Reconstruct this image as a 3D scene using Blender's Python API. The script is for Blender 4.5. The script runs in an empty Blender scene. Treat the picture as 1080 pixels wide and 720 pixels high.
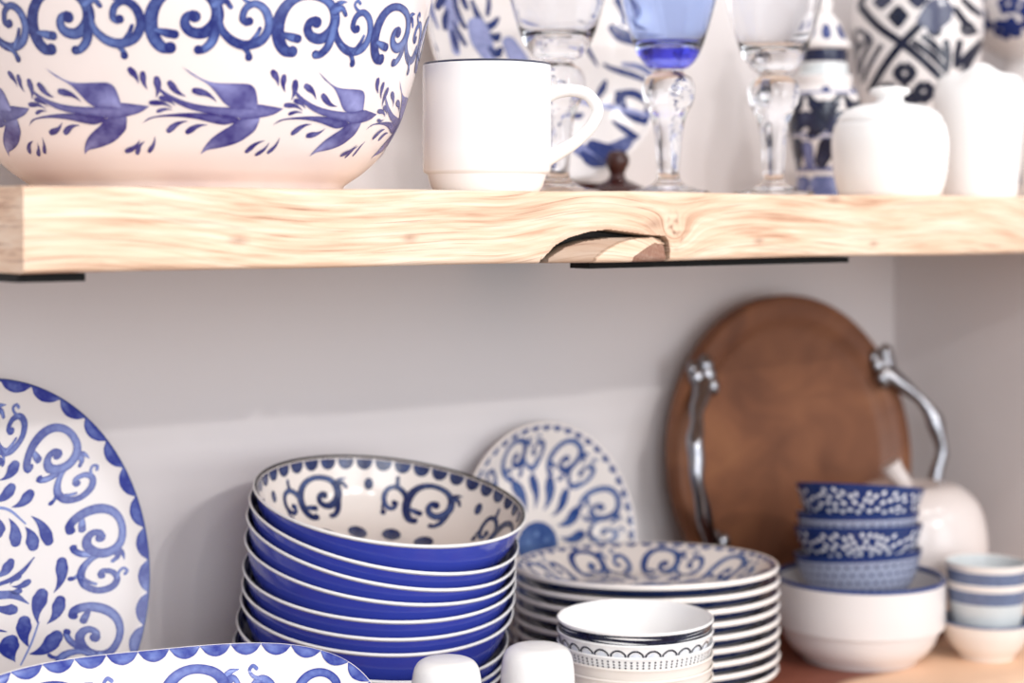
import bpy, math, random
from mathutils import Vector, Matrix
R = math.radians
PI = math.pi
rnd = random.Random(7)
sc = bpy.context.scene
COL = sc.collection

# ------------------------------------------------------------------ layout
# metres; wall behind the shelves is Y = 0, shelf fronts Y = -0.36,
# lower shelf top is Z = 0, X runs along the shelves to the right
DEP = 0.36
YAW = R(39); CA, SA, TA = math.cos(YAW), math.sin(YAW), math.tan(YAW)
F, D0, H, HZ = 1900.0, 1.25, 0.419, 228.0
CAM = Vector((0, -DEP - D0 * CA, H))
FWD = Vector((SA, CA, 0)); RGT = Vector((CA, -SA, 0)); UP = Vector((0, 0, 1))
def zs(px, s):
    return (D0 + s / CA) / (1 - (px - 540) / F * TA)
def Pz(px, z, Z=0.0):
    p = CAM + FWD * z + RGT * ((px - 540) / F * z); return Vector((p.x, p.y, Z))
def Ps(px, s, Z=0.0): return Pz(px, zs(px, s), Z)
def Zat(py, z): return H - (py - HZ) * z / F
TOP = 0.4368; BOT = 0.3860              # upper slab
XL, XR = 0.429, 1.642                   # left end of the slabs, right wall

# ------------------------------------------------------------------ materials
def new_mat(name):
    m = bpy.data.materials.new(name); m.use_nodes = True
    nt = m.node_tree
    return m, nt, nt.nodes['Principled BSDF']
def lin(c):
    return tuple(((v / 255) / 12.92 if v <= 10 else (((v / 255) + .055) / 1.055) ** 2.4) for v in c) + (1,)
def plain(name, rgb, rough=.3, metal=0, noise=0.04, nscale=30, spec=.5, coat=0):
    m, nt, b = new_mat(name)
    b.inputs['Roughness'].default_value = rough; b.inputs['Metallic'].default_value = metal
    b.inputs['Specular IOR Level'].default_value = spec
    b.inputs['Coat Weight'].default_value = coat; b.inputs['Coat Roughness'].default_value = .05
    tc = nt.nodes.new('ShaderNodeTexCoord'); n = nt.nodes.new('ShaderNodeTexNoise')
    n.inputs['Scale'].default_value = nscale; n.inputs['Detail'].default_value = 3
    nt.links.new(tc.outputs['Object'], n.inputs['Vector'])
    mx = nt.nodes.new('ShaderNodeMix'); mx.data_type = 'RGBA'
    c = lin(rgb)
    mx.inputs[6].default_value = tuple(v * (1 - noise) for v in c[:3]) + (1,)
    mx.inputs[7].default_value = tuple(min(1, v * (1 + noise)) for v in c[:3]) + (1,)
    nt.links.new(n.outputs['Fac'], mx.inputs[0]); nt.links.new(mx.outputs[2], b.inputs['Base Color'])
    return m
def paint(name, dark, light, rough=.18, scale=260):
    """hand-brushed glaze: pigment thin or thick by the stroke's own 'tone' and a little streak noise"""
    m, nt, b = new_mat(name)
    b.inputs['Roughness'].default_value = rough
    at = nt.nodes.new('ShaderNodeAttribute'); at.attribute_name = 'tone'
    tc = nt.nodes.new('ShaderNodeTexCoord'); n = nt.nodes.new('ShaderNodeTexNoise')
    n.inputs['Scale'].default_value = scale; n.inputs['Detail'].default_value = 4
    nt.links.new(tc.outputs['Object'], n.inputs['Vector'])
    a = nt.nodes.new('ShaderNodeMath'); a.operation = 'MULTIPLY_ADD'
    a.inputs[1].default_value = .6; a.inputs[2].default_value = -.36
    nt.links.new(n.outputs['Fac'], a.inputs[0])
    s = nt.nodes.new('ShaderNodeMath'); s.operation = 'ADD'; s.use_clamp = True
    nt.links.new(a.outputs[0], s.inputs[0]); nt.links.new(at.outputs['Fac'], s.inputs[1])
    mx = nt.nodes.new('ShaderNodeMix'); mx.data_type = 'RGBA'
    mx.inputs[6].default_value = lin(dark); mx.inputs[7].default_value = lin(light)
    nt.links.new(s.outputs[0], mx.inputs[0]); nt.links.new(mx.outputs[2], b.inputs['Base Color'])
    return m
def glass(name, rgb, rough=0.0, ior=1.48):
    m, nt, b = new_mat(name)
    b.inputs['Base Color'].default_value = rgb + (1,)
    b.inputs['Transmission Weight'].default_value = 1; b.inputs['Roughness'].default_value = rough
    b.inputs['IOR'].default_value = ior
    return m

WHITE = plain('white_glaze', (230, 224, 222), .16, noise=.015)
CREAM = plain('cream_glaze', (238, 230, 224), .16, noise=.02)
CREAM2 = plain('ivory_glaze', (238, 230, 222), .2, noise=.02)
BOWLW = plain('bowl_glaze', (243, 231, 227), .13, noise=.015)
BRIGHT = plain('bright_white_glaze', (246, 245, 244), .2, noise=.01)
GREYW = plain('blue_grey_glaze', (212, 217, 218), .2, noise=.08, nscale=80)
BLUE = plain('cobalt_glaze', (58, 72, 178), .2, noise=.06, nscale=18, coat=.5)
NAVY = plain('navy_line', (22, 30, 62), .25)
RIMBLUE = plain('rim_blue', (40, 62, 120), .25)
MIDBLUE = plain('blue_band', (106, 118, 148), .25, noise=.25, nscale=200)
SLATEB = plain('slate_blue_glaze', (150, 157, 182), .3, noise=.15, nscale=220)
PETALB = plain('deep_blue_glaze', (24, 48, 106), .22, noise=.12, nscale=60)
BLACK = plain('black_line', (18, 20, 28), .3)
STEEL = plain('black_steel', (5, 5, 6), .6, spec=.2)
PEWTER = plain('cast_pewter', (150, 150, 155), .22, metal=1, noise=.25, nscale=40)
MAHOG = plain('mahogany', (58, 24, 20), .25, noise=.3, nscale=25)
COBALT = paint('cobalt_brush', (36, 46, 116), (118, 143, 206))
COBALT2 = paint('plate_brush', (36, 50, 142), (134, 154, 216))
VIOLET = paint('violet_brush', (56, 50, 122), (150, 152, 206), scale=180)
INK = paint('ink_brush', (24, 36, 84), (96, 118, 172))
DELFT = paint('delft_brush', (14, 38, 104), (166, 172, 216))
NAVYP = paint('navy_brush', (12, 20, 46), (92, 96, 128))
PWHITE = paint('white_petal', (206, 212, 226), (246, 246, 248))
CLEAR = glass('clear_glass', (.97, .98, 1.0))
BLUEG = glass('blue_glass', (.66, .75, .97))
DEEPG = glass('deep_blue_glass', (.06, .07, .86))

def wood_material(name, cols, scale=(4, 60, 60), attr=None):
    """grain from stretched noise; coordinates from an attribute that lets the grain flow round the knot"""
    m, nt, b = new_mat(name); N = nt.nodes.new; L = nt.links.new
    b.inputs['Roughness'].default_value = .5
    if attr:
        src = N('ShaderNodeAttribute'); src.attribute_name = attr; out = src.outputs['Vector']
    else:
        src = N('ShaderNodeTexCoord'); out = src.outputs['Object']
    mp = N('ShaderNodeMapping'); mp.inputs['Scale'].default_value = scale
    L(out, mp.inputs['Vector'])
    n1 = N('ShaderNodeTexNoise'); n1.inputs['Scale'].default_value = 1; n1.inputs['Detail'].default_value = 8
    n1.inputs['Roughness'].default_value = .6; n1.inputs['Distortion'].default_value = .8
    L(mp.outputs[0], n1.inputs['Vector'])
    mp2 = N('ShaderNodeMapping'); mp2.inputs['Scale'].default_value = (scale[0] * .9, scale[1] * .35, scale[2] * .35)
    mp2.inputs['Location'].default_value = (3.1, 1.7, .4)
    L(out, mp2.inputs['Vector'])
    n2 = N('ShaderNodeTexNoise'); n2.inputs['Scale'].default_value = 1; n2.inputs['Detail'].default_value = 3
    L(mp2.outputs[0], n2.inputs['Vector'])
    cr = N('ShaderNodeValToRGB'); e = cr.color_ramp.elements
    e[0].position = .30; e[0].color = lin(cols[0]); e[1].position = .68; e[1].color = lin(cols[2])
    k = e.new(.47); k.color = lin(cols[1])
    ad = N('ShaderNodeMath'); ad.operation = 'MULTIPLY_ADD'; ad.inputs[1].default_value = .55
    L(n1.outputs['Fac'], ad.inputs[0])
    h = N('ShaderNodeMath'); h.operation = 'MULTIPLY'; h.inputs[1].default_value = .45
    L(n2.outputs['Fac'], h.inputs[0]); L(h.outputs[0], ad.inputs[2])
    L(ad.outputs[0], cr.inputs['Fac'])
    bp = N('ShaderNodeBump'); bp.inputs['Strength'].default_value = .15; bp.inputs['Distance'].default_value = .002
    L(n1.outputs['Fac'], bp.inputs['Height']); L(bp.outputs[0], b.inputs['Normal'])
    L(cr.outputs['Color'], b.inputs['Base Color'])
    return m, nt, b, cr

def mix_attr(nt, b, col_out, attr, rgb):
    at = nt.nodes.new('ShaderNodeAttribute'); at.attribute_name = attr
    mx = nt.nodes.new('ShaderNodeMix'); mx.data_type = 'RGBA'; mx.inputs[7].default_value = lin(rgb)
    nt.links.new(at.outputs['Fac'], mx.inputs[0]); nt.links.new(col_out, mx.inputs[6])
    nt.links.new(mx.outputs[2], b.inputs['Base Color'])
    return mx.outputs[2]

# ------------------------------------------------------------------ mesh builder
def lerp(a, b, t): return a + (b - a) * t
def interp(x, xs, ys):
    if x <= xs[0]: return ys[0]
    for i in range(1, len(xs)):
        if x <= xs[i]:
            d = xs[i] - xs[i - 1]
            return ys[i] if d < 1e-12 else lerp(ys[i - 1], ys[i], (x - xs[i - 1]) / d)
    return ys[-1]
def spline(pts, n):
    """Catmull-Rom through pts resampled to n points"""
    m = len(pts)
    if m == 2: return [tuple(lerp(pts[0][k], pts[1][k], i / (n - 1)) for k in range(len(pts[0]))) for i in range(n)]
    out = []
    for i in range(n):
        t = i / (n - 1) * (m - 1); j = min(int(t), m - 2); t -= j
        p1, p2 = pts[j], pts[j + 1]
        p0 = pts[j - 1] if j > 0 else tuple(2 * a - b for a, b in zip(p1, p2))
        p3 = pts[j + 2] if j + 2 < m else tuple(2 * b - a for a, b in zip(p1, p2))
        out.append(tuple(.5 * (2 * b + (c - a) * t + (2 * a - 5 * b + 4 * c - d) * t * t + (3 * b - a - 3 * c + d) * t ** 3)
                         for a, b, c, d in zip(p0, p1, p2, p3)))
    return out

class MB:
    def __init__(s): s.v = []; s.f = []; s.m = []; s.t = []; s.mats = []; s.lift = 0; s.flat = set()
    def mi(s, mat):
        if mat not in s.mats: s.mats.append(mat)
        return s.mats.index(mat)
    def vert(s, p, t=0.0): s.v.append(tuple(p)); s.t.append(t); return len(s.v) - 1
    def face(s, ids, mat): s.f.append(tuple(ids)); s.m.append(s.mi(mat))
    def lathe(s, prof, mat, n=128, rho=None, mats=None, off=(0, 0)):
        """prof: (r, z) from axis or edge to axis; mats: {segment: material}"""
        rings = []
        for r, z in prof:
            if r < 1e-7: rings.append([s.vert((off[0], off[1], z))])
            else:
                ring = []
                for i in range(n):
                    a = 2 * PI * i / n; k = r * (rho(a) if rho else 1)
                    ring.append(s.vert((off[0] + k * math.cos(a), off[1] + k * math.sin(a), z)))
                rings.append(ring)
        for j in range(len(rings) - 1):
            A, B = rings[j], rings[j + 1]; mt = (mats or {}).get(j, mat)
            for i in range(n):
                i2 = (i + 1) % n
                if len(A) == 1 and len(B) == 1: continue
                if len(A) == 1: s.face((A[0], B[i2], B[i]), mt)
                elif len(B) == 1: s.face((A[i], A[i2], B[0]), mt)
                else: s.face((A[i], A[i2], B[i2], B[i]), mt)
    def loft(s, Lp, Rp, fmap, mat, tone=(.12, .45), seed=0, n=None, cross=5, jit=.12):
        """a painted shape between two outlines, laid on a surface by fmap(x, y, lift)"""
        n = n or max(len(Lp), len(Rp)); Ls = spline(Lp, n); Rs = spline(Rp, n)
        s.lift = (s.lift + 1) % 12; lf = .00012 + .00002 * s.lift
        ph = rnd.random() * 6.28; q = rnd.uniform(.6, 1.5)
        rows = []
        for i in range(n):
            row = []; u = i / (n - 1)
            for j in range(cross):
                c = j / (cross - 1); e = 1 - abs(2 * c - 1) ** 2
                tn = tone[0] + (tone[1] - tone[0]) * e * (.55 + .45 * math.sin(ph + q * 6.28 * u)) + rnd.uniform(-jit, jit) * .5
                row.append(s.vert(fmap(lerp(Ls[i][0], Rs[i][0], c), lerp(Ls[i][1], Rs[i][1], c), lf), tn))
            rows.append(row)
        for i in range(n - 1):
            for j in range(cross - 1):
                s.face((rows[i][j], rows[i][j + 1], rows[i + 1][j + 1], rows[i + 1][j]), mat)
    def stroke(s, pts, w, fmap, mat, n=None, tone=(.12, .5), caps=(1, 1), cross=5):
        """brush stroke along pts with half-widths w"""
        q = [(p[0], p[1], w[i] if isinstance(w, (list, tuple)) else w) for i, p in enumerate(pts)]
        n = n or (6 * len(pts) + 2); c = spline(q, n)
        Lp, Rp = [], []
        def nrm(i):
            a = c[max(0, i - 1)]; b = c[min(n - 1, i + 1)]
            dx, dy = b[0] - a[0], b[1] - a[1]; l = math.hypot(dx, dy) or 1e-9
            return dx / l, dy / l
        def put(x, y, wd, d): Lp.append((x - d[1] * wd, y + d[0] * wd)); Rp.append((x + d[1] * wd, y - d[0] * wd))
        if caps[0]:
            d = nrm(0); x, y, wd = c[0]
            for k in (1, .85, .6, .3): put(x - d[0] * wd * k, y - d[1] * wd * k, wd * math.sqrt(max(0, 1 - k * k)), d)
        for i in range(n): put(c[i][0], c[i][1], max(.0, c[i][2]), nrm(i))
        if caps[1]:
            d = nrm(n - 1); x, y, wd = c[-1]
            for k in (.3, .6, .85, 1): put(x + d[0] * wd * k, y + d[1] * wd * k, wd * math.sqrt(max(0, 1 - k * k)), d)
        s.loft(Lp, Rp, fmap, mat, tone, n=len(Lp), cross=cross)
    def disc(s, x, y, r, fmap, mat, ry=None, tone=(.05, .25)):
        Lp, Rp = [], []; ry = ry or r
        for i in range(9):
            a = PI * i / 8; Lp.append((x - r * math.cos(a), y + ry * math.sin(a))); Rp.append((x - r * math.cos(a), y - ry * math.sin(a)))
        s.loft(Lp, Rp, fmap, mat, tone, n=9)
    def drop(s, a, b, w, fmap, mat, bend=.12, tone=(.08, .3)):
        """teardrop: fat round end at a, tip at b"""
        dx, dy = b[0] - a[0], b[1] - a[1]
        mid = lambda t, k: (a[0] + dx * t - dy * bend * k, a[1] + dy * t + dx * bend * k)
        s.stroke([mid(.12, .2), mid(.3, .6), mid(.55, 1), mid(.8, .7), b], [w * .82, w, w * .7, w * .32, w * .03], fmap, mat, n=14, tone=tone)
    def tube(s, pts, rad, mat, n=10, res=None, flat=1.0, caps=True):
        q = [tuple(p) + ((rad[i] if isinstance(rad, (list, tuple)) else rad),) for i, p in enumerate(pts)]
        c = spline(q, res or 8 * len(pts)); rings = []
        T0 = None; Nn = None
        for i in range(len(c)):
            a = Vector(c[max(0, i - 1)][:3]); b = Vector(c[min(len(c) - 1, i + 1)][:3]); T = (b - a).normalized()
            if Nn is None:
                Nn = T.orthogonal().normalized() if abs(T.z) > .9 else UP.cross(T).normalized()
            else: Nn = (Nn - T * Nn.dot(T)).normalized()
            B = T.cross(Nn)
            rings.append([s.vert(Vector(c[i][:3]) + (Nn * math.cos(2 * PI * k / n) * flat + B * math.sin(2 * PI * k / n)) * c[i][3]) for k in range(n)])
        for i in range(len(rings) - 1):
            for k in range(n):
                s.face((rings[i][k], rings[i][(k + 1) % n], rings[i + 1][(k + 1) % n], rings[i + 1][k]), mat)
        if caps:
            s.face(tuple(reversed(rings[0])), mat); s.face(tuple(rings[-1]), mat)
    def box(s, x0, x1, y0, y1, z0, z1, mat):
        i = [s.vert((x, y, z)) for z in (z0, z1) for y in (y0, y1) for x in (x0, x1)]
        for q in ((0, 2, 3, 1), (4, 5, 7, 6), (0, 1, 5, 4), (2, 6, 7, 3), (0, 4, 6, 2), (1, 3, 7, 5)):
            s.face([i[k] for k in q], mat)
    def blob(s, c, r, mat, n=10, sq=(1, 1, 1)):
        prof = [(max(0, r * math.sin(PI * k / n)), -r * math.cos(PI * k / n)) for k in range(n + 1)]
        base = len(s.v); s.lathe(prof, mat, n=12)
        for k in range(base, len(s.v)):
            v = s.v[k]; s.v[k] = (c[0] + v[0] * sq[0], c[1] + v[1] * sq[1], c[2] + v[2] * sq[2])
    def build(s, name, parent=None, smooth=True, angle=38, attrs=None):
        me = bpy.data.meshes.new(name); me.from_pydata(s.v, [], s.f)
        for m in s.mats: me.materials.append(m)
        me.polygons.foreach_set('material_index', s.m)
        me.polygons.foreach_set('use_smooth', [smooth] * len(s.f))
        a = me.attributes.new('tone', 'FLOAT', 'POINT'); a.data.foreach_set('value', s.t)
        for nm, (ty, vals) in (attrs or {}).items():
            at = me.attributes.new(nm, ty, 'POINT')
            at.data.foreach_set('vector' if ty == 'FLOAT_VECTOR' else 'value', vals)
        me.update()
        if smooth: me.set_sharp_from_angle(angle=R(angle))
        o = bpy.data.objects.new(name, me); COL.objects.link(o)
        if parent: o.parent = parent
        return o

def empty(name, loc=(0, 0, 0), rz=0):
    o = bpy.data.objects.new(name, None); COL.objects.link(o); o.location = loc; o.rotation_euler = (0, 0, rz)
    o.empty_display_size = .02
    return o
def tag(o, label, cat, group=None):
    o['label'] = label; o['category'] = cat
    if group: o['group'] = group
    return o
def structure(o): o['kind'] = 'structure'; return o
def copy_thing(src):
    r = src.copy(); COL.objects.link(r)
    for ch in list(src.children):
        c = ch.copy(); COL.objects.link(c); c.parent = r
        for g in list(ch.children):
            d = g.copy(); COL.objects.link(d); d.parent = c
    return r
def pose(o, loc, nrm, spin=0.0):
    """put o at loc with its axis along nrm"""
    q = UP.rotation_difference(Vector(nrm).normalized()).to_matrix().to_4x4()
    o.matrix_world = Matrix.Translation(loc) @ q @ Matrix.Rotation(spin, 4, 'Z')
def lean(o, bottom, R0, lam, turn=0.0, back=0.0):
    """stand a dish on its edge at 'bottom', leaning back by lam, turned about the vertical"""
    y = Vector((0, math.sin(lam), math.cos(lam))); n = Vector((0, -math.cos(lam), math.sin(lam))); x = Vector((1, 0, 0))
    M = Matrix((x, y, n)).transposed().to_4x4()
    o.matrix_world = Matrix.Translation(bottom) @ Matrix.Rotation(turn, 4, 'Z') @ Matrix.Translation(y * R0 - n * back) @ M

# ------------------------------------------------------------------ mapping painted shapes onto surfaces
def side_map(line, sign=1, a0=0.0, rref=None, outward=1, off=(0, 0)):
    """surface of a turned wall: x = distance round it at radius rref, y = distance along the profile line"""
    S = [0]
    for i in range(1, len(line)): S.append(S[-1] + math.hypot(line[i][0] - line[i - 1][0], line[i][1] - line[i - 1][1]))
    rs = [p[0] for p in line]; zz = [p[1] for p in line]
    def f(x, y, lf):
        a = a0 + sign * x / rref
        r = interp(y, S, rs); z = interp(y, S, zz)
        e = 1e-3; dr = interp(y + e, S, rs) - interp(y - e, S, rs); dz = interp(y + e, S, zz) - interp(y - e, S, zz)
        l = math.hypot(dr, dz) or 1e-9
        nr, nz = dz / l * outward, -dr / l * outward
        r += nr * lf * 1.5; z += nz * lf * 1.5
        return (off[0] + r * math.cos(a), off[1] + r * math.sin(a), z)
    f.S = S
    return f
def plan_map(prof, rho=None, up=1):
    """face of a dish: x, y in plan, height from its (k, z) profile"""
    ks = [p[0] for p in prof]; zz = [p[1] for p in prof]
    def f(x, y, lf):
        k = math.hypot(x, y) / (rho(math.atan2(y, x)) if rho else 1)
        return (x, y, interp(k, ks, zz) + lf * 1.5)
    return f
def ring_map(fplan, rho, inset, u0, N=720):
    """x = clockwise distance along the dish's edge from u0, y = outward from a line 'inset' inside the edge"""
    pts = [(rho(-2 * PI * i / N) * math.cos(-2 * PI * i / N), rho(-2 * PI * i / N) * math.sin(-2 * PI * i / N)) for i in range(N + 1)]
    S = [0]
    for i in range(N): S.append(S[-1] + math.hypot(pts[i + 1][0] - pts[i][0], pts[i + 1][1] - pts[i][1]))
    per = S[-1]; ds = per / N
    def at(u):
        u %= per
        lo, hi = 0, N
        while hi - lo > 1:
            m = (lo + hi) // 2
            if S[m] <= u: lo = m
            else: hi = m
        t = (u - S[lo]) / (S[hi] - S[lo])
        return lerp(pts[lo][0], pts[hi][0], t), lerp(pts[lo][1], pts[hi][1], t)
    def f(x, y, lf):
        u = u0 * per + x
        a = at(u); b = at(u + .004); c = at(u - .004)
        tx, ty = b[0] - c[0], b[1] - c[1]; l = math.hypot(tx, ty)
        ox, oy = -ty / l, tx / l                      # outward of a clockwise edge
        d = inset - y
        return fplan(a[0] - ox * d, a[1] - oy * d, lf)
    f.per = per
    return f
def sub(f, x0, y0, k, flip=1, rot=0.0):
    c, s_ = math.cos(rot), math.sin(rot)
    return lambda x, y, lf: f(x0 + k * (flip * x * c - y * s_), y0 + k * (flip * x * s_ + y * c), lf)

# ------------------------------------------------------------------ painted motifs (units traced by hand, y up)
def n_(pts): return [(x, -y) for x, y in pts]
def scroll(mb, f, mat, tone=(.1, .55), tail=1, fat=1.0, res=1.0):
    S = lambda p, w, t=tone, caps=(1, 1): mb.stroke(n_(p), [a * fat for a in w], f, mat, n=max(8, int((5 * len(p) + 2) * res)), tone=t, caps=caps)
    B = lambda x, y, r: mb.disc(x, -y, r * fat, f, mat, tone=(.0, .2))
    S([(-118, 158), (-158, 148), (-190, 108), (-205, 42), (-192, -30), (-152, -88), (-90, -120), (-20, -124), (50, -104), (92, -62), (106, -5),
       (85, 45), (35, 80), (-18, 74), (-46, 42), (-38, 5), (-8, -12)],
      [22, 27, 30, 31, 29, 24, 20, 19, 21, 25, 29, 28, 26, 24, 22, 20, 16], (.06, .62))
    B(-116, 152, 27); B(0, 2, 27)
    S([(-178, 70), (-130, 82), (-96, 88)], [12, 20, 20]); B(-95, 88, 21)
    S([(88, -70), (122, -102), (166, -112)], [20, 13, 2]); S([(96, -60), (138, -78), (166, -48)], [22, 14, 11])
    S([(104, -10), (98, 60), (82, 118), (48, 154), (20, 162)], [20, 23, 22, 19, 18]); B(18, 160, 21)
    if tail == 1:
        S([(110, -50), (122, 47), (160, 98), (210, 126), (262, 130), (325, 103), (356, 35), (334, -37), (283, -69), (237, -45), (224, 5), (244, 24)],
          [7, 16, 20, 22, 22, 22, 21, 20, 17, 16, 16, 15], (.08, .66))
        B(256, 16, 20)
        S([(262, 128), (296, 84), (312, 48)], [12, 11, 9]); S([(276, -68), (236, -80), (217, -104), (234, -123), (252, -112)], [9, 8, 8, 8, 9], (.3, .6))
        S([(160, 98), (215, 130), (252, 158), (268, 186)], [5, 9, 12, 15]); B(266, 190, 18)
    else:
        S([(-198, 40), (-232, -34), (-296, -72), (-352, -44), (-366, 26), (-334, 82), (-290, 80), (-276, 44)], [22, 20, 18, 18, 18, 18, 17, 15], (.08, .6)); B(-292, 42, 21)
        S([(-240, -40), (-285, -84), (-292, -140)], [12, 14, 13]); S([(-366, 30), (-372, 80), (-362, 118)], [8, 9, 11]); B(-362, 122, 22)
def bird(mb, f, mat):
    c = lambda p: [(x - 700, 340 - y) for x, y in p]
    mb.loft(c([(45, 428), (90, 393), (150, 378), (250, 366), (340, 360), (450, 360), (550, 372), (640, 380), (680, 395)]),
            c([(45, 428), (95, 402), (150, 388), (250, 384), (340, 390), (420, 402), (500, 420), (580, 432), (660, 415)]), f, mat, (.0, .3), n=26)
    mb.loft(c([(435, 632), (455, 585), (500, 525), (560, 478), (620, 440), (670, 400), (720, 378), (815, 378)]),
            c([(435, 632), (480, 602), (540, 590), (620, 572), (700, 542), (760, 500), (800, 460), (816, 400)]), f, mat, (.12, .95), n=24, cross=7)
    mb.loft(c([(135, 178), (200, 230), (280, 272), (380, 302), (500, 318), (620, 322), (700, 318), (790, 300), (850, 305), (910, 312), (970, 320)]),
            c([(135, 178), (185, 245), (260, 295), (350, 335), (450, 358), (560, 372), (640, 380), (700, 392), (800, 385), (905, 360), (970, 322)]), f, mat, (.15, .6), n=30, cross=7)
    mb.loft(c([(310, 85), (370, 122), (440, 160), (520, 178), (640, 178), (720, 180), (760, 205), (778, 250), (795, 320)]),
            c([(310, 85), (365, 130), (420, 160), (470, 190), (520, 240), (570, 295), (620, 322), (700, 330), (770, 335)]), f, mat, (.25, 1.0), n=26, cross=7)
    for a, b, w in [((225, 170), (335, 260), 25), ((365, 220), (525, 292), 25), ((165, 265), (265, 318), 19), ((95, 298), (250, 332), 19), ((140, 355), (250, 345), 14),
                    ((200, 485), (345, 412), 24), ((325, 490), (475, 435), 24), ((860, 95), (912, 188), 25), ((942, 115), (968, 222), 23), ((1025, 145), (1015, 268), 27),
                    ((755, 620), (885, 530), 22), ((838, 640), (920, 540), 19), ((927, 625), (990, 505), 18)]:
        p, q = c([a, b]); mb.drop(p, q, w * .85, f, mat, bend=rnd.choice((-.1, .1)), tone=(.0, .28))

def smooth_prof(pts, n): return [(max(0, a), b) for a, b in spline(pts, n)]

# ================================================================== setting
WALL = plain('painted_wall', (222, 217, 217), .75, noise=.02, nscale=6, spec=.25)
nt = WALL.node_tree; bb = nt.nodes['Principled BSDF']
nz = nt.nodes.new('ShaderNodeTexNoise'); nz.inputs['Scale'].default_value = 260; nz.inputs['Detail'].default_value = 4
tcw = nt.nodes.new('ShaderNodeTexCoord'); nt.links.new(tcw.outputs['Object'], nz.inputs['Vector'])
bp = nt.nodes.new('ShaderNodeBump'); bp.inputs['Strength'].default_value = .12; bp.inputs['Distance'].default_value = .002
nt.links.new(nz.outputs['Fac'], bp.inputs['Height']); nt.links.new(bp.outputs[0], bb.inputs['Normal'])
b = MB(); b.box(-.9, XR + .1, 0, .1, -1.0, 1.7, WALL); structure(b.build('wall_back', smooth=False))
b = MB(); b.box(XR, XR + .1, -.62, 0, -1.0, 1.7, WALL); structure(b.build('wall_right', smooth=False))
FLOORM, _, _, _ = wood_material('floor_boards', ((110, 84, 64), (140, 108, 82), (160, 126, 98)), (3, 30, 3))
b = MB(); b.box(-2.5, XR + .1, -4.5, .1, -1.06, -1.0, FLOORM); structure(b.build('floor', smooth=False))

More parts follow.
